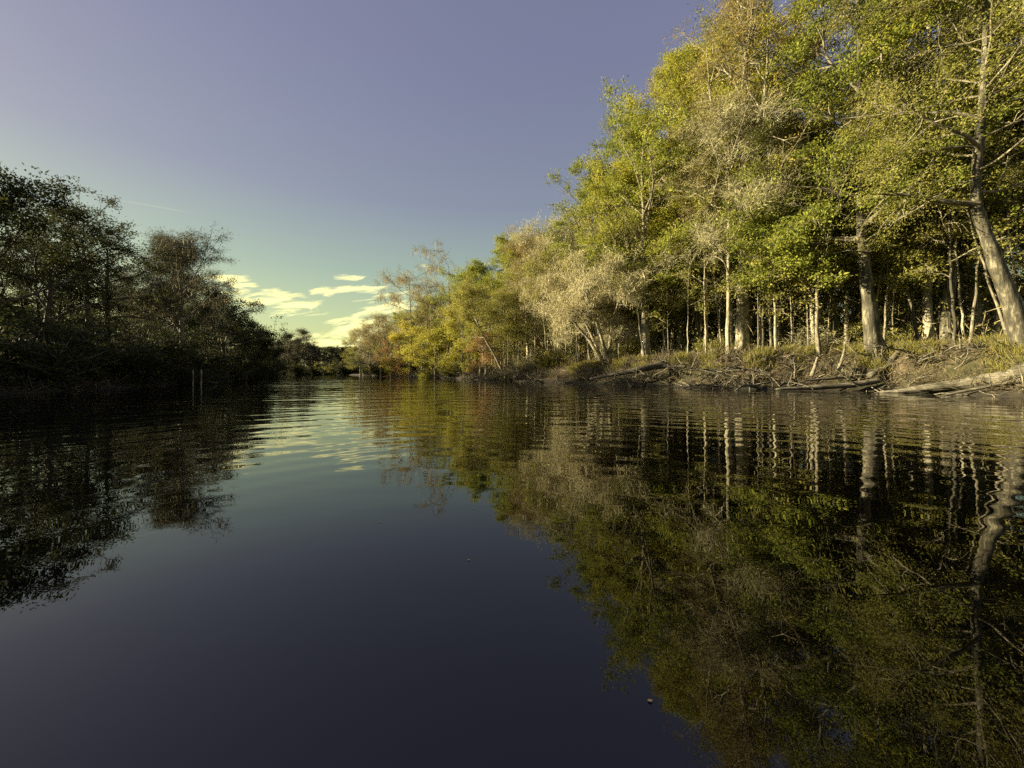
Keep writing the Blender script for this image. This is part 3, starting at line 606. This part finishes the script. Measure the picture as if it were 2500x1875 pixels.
SH = {'dark': [shrub('dark', 3.2, 2.6, np.random.default_rng(20), twig='twig_dark', droop=.6), shrub('dark', 2.4, 2.2, np.random.default_rng(21), twig='twig_dark', droop=.3)],
      'green': [shrub('oak', 1.6, 1.2, np.random.default_rng(22), 18), shrub('elm', 2.4, 1.5, np.random.default_rng(23), 18)],
      'twig': [shrub(None, 2.2, 1.8, np.random.default_rng(24), 30, 'twig_pale'), shrub(None, 1.6, 1.6, np.random.default_rng(25), 30, 'twig_brown')],
      'olive': [shrub('olive', 2.0, 1.6, np.random.default_rng(26), 20)]}
def put_shrubs(n, xr, yr, dr, kinds, look, group, rg, sc=(.7, 1.2), mind=1.0, where='', fixed=None):
    c = 0; tr = 0; loc = []
    while c < n and tr < n*80:
        tr += 1; p = np.array([rg.uniform(*xr), rg.uniform(*yr)]); sd = river_sd([p])[0]
        if not dr[0] < sd < dr[1]: continue
        px = CX + F*p[0]/p[1]
        if px < -250 or px > 2700: continue
        if loc and min(np.linalg.norm(p-q) for q in loc) < mind: continue
        kd = rg.choice(kinds); me = SH[kd][rg.integers(len(SH[kd]))]
        nm = [s for p_, s in SPOT if p_ <= px][-1]
        place('oak', me, (p[0], p[1], gz(*p)-.05), f"{look[kd]} {where} {'below' if sd < 4 else 'behind'} the {nm}", cat='shrub', group=group, scale=rg.uniform(*sc), rot=rg.uniform(0, 6.28), name='shrub')
        loc.append(p); c += 1
LK = {'dark': 'dark shrub', 'green': 'green leafy shrub', 'twig': 'leafless brush', 'olive': 'olive-brown shrub'}
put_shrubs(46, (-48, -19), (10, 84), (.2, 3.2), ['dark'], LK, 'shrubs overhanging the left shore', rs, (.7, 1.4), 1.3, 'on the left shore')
put_shrubs(60, (2, 48), (14, 60), (4.5, 22), ['green', 'twig', 'olive', 'twig', 'olive'], LK, 'undergrowth shrubs of the right bank', rs, (.6, 1.15), 1.5, 'in undergrowth')
put_shrubs(30, (-38, 4), (34, 90), (.4, 5), ['twig', 'olive', 'twig'], LK, 'waterside brush of the right bank', rs, (.6, 1.1), 1.3, 'at the waterside')
put_shrubs(26, (-75, -38), (96, 115), (.3, 4), ['dark', 'olive'], LK, 'shrubs of the far bank', rs, (.9, 1.6), 1.6, 'at the far bank')

# palmetto
def palmetto(loc, label, rg, n=11, L=.95):
    root = link(bpy.data.objects.new('palmetto', None)); root.location = loc; props(root, label, 'palmetto', 'palmettos on the bank')
    for i in range(n):
        a = i*2.4; el = rg.uniform(.3, 1.2); d = np.array([math.cos(a)*math.cos(el), math.sin(a)*math.cos(el), math.sin(el)])
        st = Tubes(); tip = d*L*.55; st.add([(0, 0, 0), tip*.5, tip], [.012, .01, .008], 4); fr = st.build('frond_stalk', M['palm'], root)
        side = unit(np.cross(d, [0, 0, 1])); V, Q, T = [], [], []
        for k_ in range(17):
            f = (k_-8)/8*1.45; dd = unit(d*math.cos(f)+side*math.sin(f)+[0, 0, -.12*abs(f)]); ss = unit(np.cross(dd, np.cross(d, side)))*.018; e = tip + dd*L*.62
            b0 = len(V); V += [tip, tip+dd*L*.3+ss, e-[0, 0, .05], tip+dd*L*.3-ss]; Q.append([b0, b0+1, b0+2, b0+3]); T += [rg.uniform()]*4
        link(bpy.data.objects.new('fan', quad_mesh('fan', V, Q, M['palm'], T)), fr)
for px, D, s, lb in ((1690, 28.6, 1.15, 'spiky palmetto fan on the bank top below the pair of pale trunks'), (1722, 29.3, .9, 'shaded palmetto just right of the bright spiky one'), (1545, 31.5, .8, 'small palmetto by the foot of the sturdy two-tone trunk')):
    x = X_at(px, D); palmetto((x, D, gz(x, D)+.05), lb, np.random.default_rng(int(px)), L=s)

# ------------------------------------------------------------------ dead wood
def log(name, ctl, rads, label, mat='drift', k=14, rough=.05, group=None, snags=0, seed=0, cat='log', rest=False):
    rg = np.random.default_rng(seed); ctl = np.array(ctl, float); m = max(16, len(ctl)*6)
    tt = np.linspace(0, 1, len(ctl)); tq = np.linspace(0, 1, m)
    P = np.column_stack([np.interp(tq, tt, ctl[:, i]) for i in range(3)]); P[1:-1] = (P[:-2]+2*P[1:-1]+P[2:])/4
    R = np.interp(tq, tt, rads)
    if rest: P[:, 2] = np.maximum(P[:, 2], ground_z(P[:, :2]).clip(0)+R*.6)
    c0 = P[0].copy(); P = P-c0
    P = np.vstack([P[0]+(P[0]-P[1])*.05, P, P[-1]+(P[-1]-P[-2])*.05]); R = np.r_[R[0]*.15, R, R[-1]*.25]
    T = Tubes(); T.add(P, R*(1+.05*rg.normal(size=len(R))), k, rough, rg)
    root = link(bpy.data.objects.new(name, T.mesh(name, M[mat]))); root.location = c0; props(root, label, cat, group)
    for s in range(snags):
        i = rg.integers(3, m-2); d = unit(rg.normal(size=3)+[0, -.2, .5]); B = Tubes()
        q = rwalk(P[i], d, rg.uniform(.5, 1.5), 5, rg, .22); B.add(q, np.linspace(R[i]*.35+.01, .008, 6), 5)
        for _ in range(2):
            w = rwalk(q[rg.integers(2, 5)], unit(d+rg.normal(size=3)*.8), rg.uniform(.3, .8), 3, rg, .2); B.add(w, [.014, .01, .008, .004], 4)
        B.build('snag', M[mat], root)
    return root
def pp(px, py, D): return (X_at(px, D), D, Z_at(py, D))
log('driftwood_log', [pp(2148, 961, 17.2), pp(2240, 950, 16.6), pp(2350, 938, 16.0), pp(2440, 926, 15.2), pp(2530, 917, 14.4), pp(2680, 905, 13.4)], [.05, .16, .24, .31, .36, .4],
    'huge weathered grey trunk lying along the water at the lower right', rest=True, k=28, rough=.085, seed=1)
log('driftwood_log', [pp(2290, 968, 15.4), pp(2370, 952, 15.2), pp(2440, 938, 14.9), pp(2530, 924, 14.4)], [.03, .06, .08, .10], 'narrow grey limb lying against the front of the huge weathered trunk', seed=2)
log('driftwood_log', [pp(1895, 950, 19.0), pp(1990, 946, 18.9), pp(2080, 940, 18.7), pp(2150, 928, 18.6)], [.05, .12, .15, .12], 'long low grey log at the waterline left of the huge trunk', seed=3, rest=True, k=16, rough=.07)
log('driftwood_log', [pp(1960, 930, 19.3), pp(2050, 922, 19.4), pp(2130, 916, 19.5)], [.04, .08, .10], 'slim log just above the long low grey one', seed=33, rest=True)
log('fallen_trunk', [pp(2122, 917, 19.0), pp(2200, 880, 19.6), pp(2290, 838, 20.6)], [.14, .13, .08], 'smooth straight trunk slanting up the bank right of the thick leaning tree', seed=4, rest=True, rough=.03)
log('fallen_trunk', [pp(2182, 886, 19.8), pp(2222, 854, 20.4)], [.12, .10], 'short broken trunk lying behind the longer slanting one', seed=5, rest=True, rough=.03)
log('fallen_trunk', [pp(1440, 925, 26.0), pp(1500, 914, 25.4), pp(1560, 902, 25.0), pp(1625, 890, 25.2)], [.07, .14, .2, .24], 'dark fallen log jutting over the water below the sturdy tree', rest=True, mat='bark_dark', seed=6, snags=3)
log('fallen_trunk', [pp(1835, 845, 25.6), pp(1857, 838, 25.8)], [.13, .12], 'short pale log resting by the slim trunk right of the massive tree', rest=True, mat='bark_pale', seed=7)
log('fallen_trunk', [pp(1560, 875, 31), pp(1610, 868, 31.5), pp(1650, 862, 32)], [.14, .17, .15], 'pale log lying on the bank top left of the palmetto', rest=True, mat='bark_pale', seed=8)
log('fallen_trunk', [pp(1395, 938, 31.5), pp(1440, 935, 31), pp(1480, 945, 30)], [.05, .1, .05], 'low grey log half sunk at the foot of the brushy shore', seed=9, snags=3)
DG = 'dead branches washed up on the right shore'
def dead_branch(px, py, D, ang, L, r, label, seed, lift=.25):
    r *= 1.5; rg = np.random.default_rng(seed); T = Tubes(); d = unit(np.array([math.cos(ang), math.sin(ang)*.5, lift]))
    p = rwalk((0, 0, 0), d, L, 8, rg, .16, -.1); x0, y0, z0 = pp(px, py, D); z0 = max(z0, gz(x0, y0)+.02)
    p[:, 2] = np.maximum(p[:, 2], ground_z(p[:, :2]+[x0, y0])-z0+.06); T.add(p, np.linspace(r, .012, 9), 7, .05, rg)
    root_me = T
    root = link(bpy.data.objects.new('dead_branch', T.mesh('dead_branch', M['drift']))); x, y, z = pp(px, py, D); root.location = (x, y, max(z, gz(x, y)+.02)); props(root, label, 'dead branch', DG)
    for i in range(9):
        B = Tubes(); i0 = rg.integers(1, 8); dd = unit(d*.7+rg.normal(size=3)*[.7, .5, .55]); q = rwalk(p[i0], dd, L*rg.uniform(.2, .5), 5, rg, .22, .1); B.add(q, np.linspace(r*.5, .007, 6), 5)
        for _ in range(3):
            w = rwalk(q[rng.integers(1, 5)], unit(dd+rg.normal(size=3)*.7), L*rg.uniform(.08, .22), 3, rg, .25); B.add(w, [.012, .009, .007, .004], 4)
        B.build('fork', M['drift'], root)
dead_branch(1760, 905, 21.8, 3.0, 3.2, .05, 'long bleached branch crossing the bank above the others', 1, .0)
dead_branch(1790, 925, 21.2, 2.6, 3.0, .06, 'forked bleached branch with its tips raised, middle of the tangle', 2, .35)
dead_branch(1855, 948, 20.4, 2.9, 3.4, .07, 'thickest bleached branch trailing left at the waterline', 3, .12)
dead_branch(1700, 950, 23.0, .1, 2.4, .04, 'low pale branch at the left end of the tangle', 4, .1)
dead_branch(1745, 952, 21.5, 3.2, 2.2, .04, 'thin branch dipping into the water in front of the tangle', 5, .05)
dead_branch(1830, 935, 21.0, .6, 2.0, .04, 'upturned spiky branch at the right end of the tangle', 6, .7)
dead_branch(1985, 950, 18.6, 1.8, 1.3, .025, 'fine dark twiggy branch standing in the water before the long low log', 7, .4)
dead_branch(2100, 945, 18.4, 2.2, 1.6, .03, 'crooked twig rising from the water left of the huge trunk', 8, .9)
dead_branch(1940, 925, 20.2, 1.0, 1.5, .03, 'pale forked stick standing on the bank near the curved roots', 9, 1.2)
dead_branch(1470, 950, 30, 3.1, 3.0, .05, 'pale branch lying in the water below the many-stemmed tree', 10, .1)
dead_branch(1180, 925, 42, 3.1, 3.5, .08, 'bleached root mass jutting from the shore below the rusty cypress', 11, .2)
dead_branch(1100, 925, 50, 2.9, 4, .08, 'bleached branches under the light green tree', 12, .25)
def root_stem(pts, r, label, seed, name='root_snag', mat='bark_mid'):
    return log(name, pts, r, label, mat=mat, k=9, rough=.1, seed=seed, cat='root')
for i_, (a_px, a_py, a_D, an, Ln, lf, lb_) in enumerate((
    (1690, 915, 23.4, 2.8, 2.6, .2, 'pale branch high in the tangle, left of the long crossing one'), (1725, 930, 22.4, .5, 2.2, .3, 'short curved branch in the middle of the tangle'),
    (1880, 915, 20.6, 2.7, 2.6, .15, 'long thin branch on the beach right of the tangle'), (2230, 900, 18.6, 2.9, 2.4, .2, 'thin grey branch in the shade below the slanting trunk'),
    (2330, 890, 18.0, 2.6, 2.2, .3, 'crooked branch on the slope above the huge grey trunk'), (2420, 895, 16.8, 3.0, 2.0, .25, 'twiggy branch behind the right part of the huge grey trunk'),
    (1610, 925, 24.4, 3.0, 2.6, .1, 'pale stick fan on the shore right of the dark fallen log'), (1560, 935, 25.0, 2.8, 2.4, .1, 'grey branch in the shallows under the dark fallen log'),
    (1330, 935, 33, 3.0, 3.4, .15, 'grey branch pile on the shore below the moss-bearded tree'), (1260, 932, 37, 3.1, 3.4, .2, 'bleached branches at the water below the tall white trunk'))):
    dead_branch(a_px, a_py, a_D, an, Ln, .045, lb_, 80+i_, lf)
root_stem([pp(1982, 918, 19.7), pp(1990, 895, 19.8), pp(1996, 872, 19.9)], [.09, .07, .04], 'stub of dark root standing on the beach, left of the curved one', 41)
root_stem([pp(2045, 905, 19.8), pp(2055, 880, 19.9), pp(2062, 855, 20.1), pp(2062, 835, 20.2)], [.08, .06, .05, .04], 'curved dark root coming down the bank beside the thick leaning tree', 42)
root_stem([pp(2062, 835, 20.0), pp(2090, 862, 19.9), pp(2125, 868, 19.8)], [.03, .04, .05], 'thin hooped root bridging to the thick leaning tree', 43)
root_stem([pp(2372, 918, 17.0), pp(2392, 895, 17.4), pp(2402, 868, 17.8)], [.16, .13, .07], 'weathered stump root behind the huge grey trunk', 44)
root_stem([pp(2470, 905, 16.2), pp(2480, 880, 16.4), pp(2483, 858, 16.6)], [.16, .12, .08], 'short upright stump at the foot of the big leaning tree', 45)
root_stem([pp(2210, 830, 21.6), pp(2210, 806, 21.6)], [.08, .06], 'small broken pale stub on the grassy bank top', 46, 'stump', 'bark_pale')
# cypress knees
for i, (px, D) in enumerate(((1172, 45.5), (1186, 45.2), (1196, 45.8), (1020, 57.5), (1032, 57.2), (1010, 57.8))):
    x = X_at(px, D); zz = .0
    log('cypress_knee', [(x, D, -.2), (x+.1, D, .7), (x+.05, D, 1.6 if i < 3 else 1.1)], [.45, .25, .12],
        ('flared grey knee below the rusty cypress' if i < 3 else 'pale knee standing in the water under the yellow tree') + [', left of three', ', middle of three', ', right of three'][i % 3 if i < 3 else (1, 2, 0)[i-3]], mat='bark_mid', k=10, rough=.16, seed=60+i, group='cypress knees at the shore', cat='cypress knee')
# two pale posts at the left shore
for px, lb in ((471, 'left one of two pale posts in the water by the left shore'), (491, 'right one of two pale posts in the water by the left shore')):
    D = 27.0; x = X_at(px, D); T = Tubes(); T.add([(0, 0, -1.2), (0, 0, 0), (.01, 0, .6), (.02, 0, 1.12), (.02, 0, 1.16)], [.05, .05, .047, .04, .01], 10, .03, rs)
    o = T.build('wooden_post', M['bark_pale']); o.location = (x, D, 0); props(o, lb, 'post', 'pale posts by the left shore')
log('driftwood_log', [pp(378, 938, 30), pp(400, 934, 30), pp(430, 937, 29.5)], [.05, .16, .04], 'small pale driftwood piece lying at the left shore', seed=50)
log('driftwood_log', [pp(430, 936, 31), pp(480, 930, 31), pp(530, 934, 30.5)], [.04, .1, .04], 'dark low log behind the two posts', seed=51, mat='bark_mid', snags=3)
log('fallen_trunk', [pp(330, 925, 29), pp(430, 885, 32), pp(500, 850, 34)], [.16, .13, .08], 'dark trunk leaning over the left bank under the grey twiggy tree', mat='bark_dark', seed=52, snags=3)
log('fallen_trunk', [pp(300, 900, 30), pp(320, 870, 30.5), pp(335, 830, 31)], [.12, .1, .07], 'pale slanting trunk in the dark left of the two posts', mat='bark_mid', seed=53)

# ------------------------------------------------------------------ grass, brush and litter
def on_bank(n, xr, yr, dr, rg):
    P = np.column_stack([rg.uniform(*xr, n*6), rg.uniform(*yr, n*6)]); sd = river_sd(P); P = P[(sd > dr[0]) & (sd < dr[1])][:n]
    return P, ground_z(P)
def stuff(name, P, z, n, L, W, jit, mat, label, along, rand, droop, rg, T=(0, 0, 1)):
    A = np.column_stack([P, z]); V, Q, tn = cards(A, np.tile(T, (len(A), 1)).astype(float), n, L, W, jit, rg, along, rand, droop)
    o = link(bpy.data.objects.new(name, quad_mesh(name, V, Q, M[mat], tn))); props(o, label, None, None, 'stuff'); o['category'] = name.replace('_', ' '); return o
rg = np.random.default_rng(77)
P, z = on_bank(14000, (5, 34), (12, 36), (1.7, 6.5), rg)
g = wob(P[:, 0], P[:, 1], .9, 1.4); kp = (g > .02) | ((P[:, 0] > 19.2) & (g > -.12)); P, z = P[kp], z[kp]
stuff('bank_grass', P, z+.02, 10, .36, .018, .11, 'grass', 'yellow-green grass tufts spilling over the top of the right bank', 1.0, .7, .0, rg)
P, z = on_bank(11000, (-20, 34), (12, 70), (.5, 9.0), rg)
stuff('bank_brush', P, z+.05, 5, .6, .022, .16, 'brush', 'tangle of dead twigs and roots on the right bank', .25, 1.4, -.1, rg)
P, z = on_bank(2600, (-20, 30), (12, 72), (.0, 3.2), rg); RT = Tubes()
for (x_, y_), z_ in zip(P, z):
    d_ = unit(rg.normal(size=3)*[1, .7, .55]); L_ = rg.uniform(.5, 1.7); q = rwalk((x_, y_, z_+.03), d_, L_, 6, rg, .3, .3, 1.2)
    RT.add(q, np.linspace(rg.uniform(.012, .035), .006, 7), 4)
o = RT.build('root_tangle', M['bark_mid']); props(o, 'bleached roots and sticks tangled along the foot of the right bank', None, None, 'stuff'); o['category'] = 'root tangle'
P, z = on_bank(9000, (-10, 45), (12, 60), (.8, 24.0), rg)
stuff('leaf_litter', P, z+.015, 4, .13, .09, .2, 'litter', 'fallen leaves on the ground of the right bank', .0, 1.4, .0, rg)
P, z = on_bank(3500, (-50, -18), (8, 85), (.1, 3.0), rg)
stuff('shore_brush', P, z+.1, 5, .7, .03, .22, 'twig_dark', 'dead brush along the shaded left shore', .3, 1.3, 0, rg)
P, z = on_bank(4200, (-4, 75), (14, 85), (5, 46), rg)
stuff('woodland_thicket', P, z+rg.uniform(.1, 3.6, len(P)), 12, .7, .035, .8, 'twig_brown', 'leafless brown thicket filling the shade of the right wood', .5, 1.2, 0, rg)
P, z = on_bank(3400, (-4, 75), (14, 85), (4.5, 46), rg)
stuff('shade_leaves', P, z+rg.uniform(.4, 6.0, len(P)), 22, .15, .08, .5, 'olive', 'dull understory leaves deep in the right wood', .4, 1.2, 0, rg)
P, z = on_bank(3500, (2, 60), (16, 75), (6, 36), rg)
stuff('undergrowth', P, z+.35, 12, .22, .10, .5, 'olive', 'low leafy undergrowth on the floor of the right wood', .4, 1.2, 0, rg)
P, z = on_bank(5200, (-60, 120), (30, 150), (32, 60), rg)
stuff('far_woods', P, z+rg.uniform(0, 1, len(P))*(8.5+4.5*wob(P[:, 0], P[:, 1], .3, .7)), 18, .7, .42, 1.1, 'olive', 'far mass of trees closing the view behind the right wood', .3, 1.2, 0, rg)
P, z = on_bank(1500, (-110, -30), (10, 95), (20, 40), rg)
stuff('far_woods', P, z+rg.uniform(0, 8, len(P)), 18, .7, .42, 1.1, 'dark', 'far dark mass of trees behind the left bank', .3, 1.2, 0, rg)
# floating leaves
for i, (px, py) in enumerate(((1140, 1368), (925, 1275), (1580, 1713), (1150, 1242))):
    D = EYE*F/(py-HZ); x = X_at(px, D); T = np.array([(0, 0, 0), (.05, .03, .006), (.11, .0, .004), (.055, -.035, .006)])
    o = link(bpy.data.objects.new('floating_leaf', quad_mesh('floating_leaf', T*.16, [[0, 1, 2, 3]], M['litter'], [.3]*4))); o.location = (x, D, .004)
    props(o, ['small leaf floating below the reflected skyline', 'leaf floating left of the open water centre', 'pale leaf floating nearest the camera', 'leaf floating farthest out in the river'][i], 'leaf', 'leaves floating on the water')

# ------------------------------------------------------------------ labels: look-alikes side by side are told apart by their order in the picture
from collections import defaultdict
byl = defaultdict(list)
for o in scn.objects:
    if o.parent is None and 'label' in o.keys() and o.get('kind') is None: byl[o['label']].append(o)
ORD = ['second', 'third', 'fourth', 'fifth', 'sixth', 'seventh', 'eighth', 'ninth', 'tenth', 'eleventh', 'twelfth', 'thirteenth', 'fourteenth', 'fifteenth', 'sixteenth', 'seventeenth', 'eighteenth', 'nineteenth', 'twentieth']
for lb, os_ in byl.items():
    if len(os_) < 2: continue
    os_.sort(key=lambda o: o.location.x/max(o.location.y, .1))
    for i, o in enumerate(os_):
        w = 'leftmost' if i == 0 else ('rightmost' if i == len(os_)-1 else ORD[min(i-1, 18)]+' leftmost')
        o['label'] = w + ' ' + lb
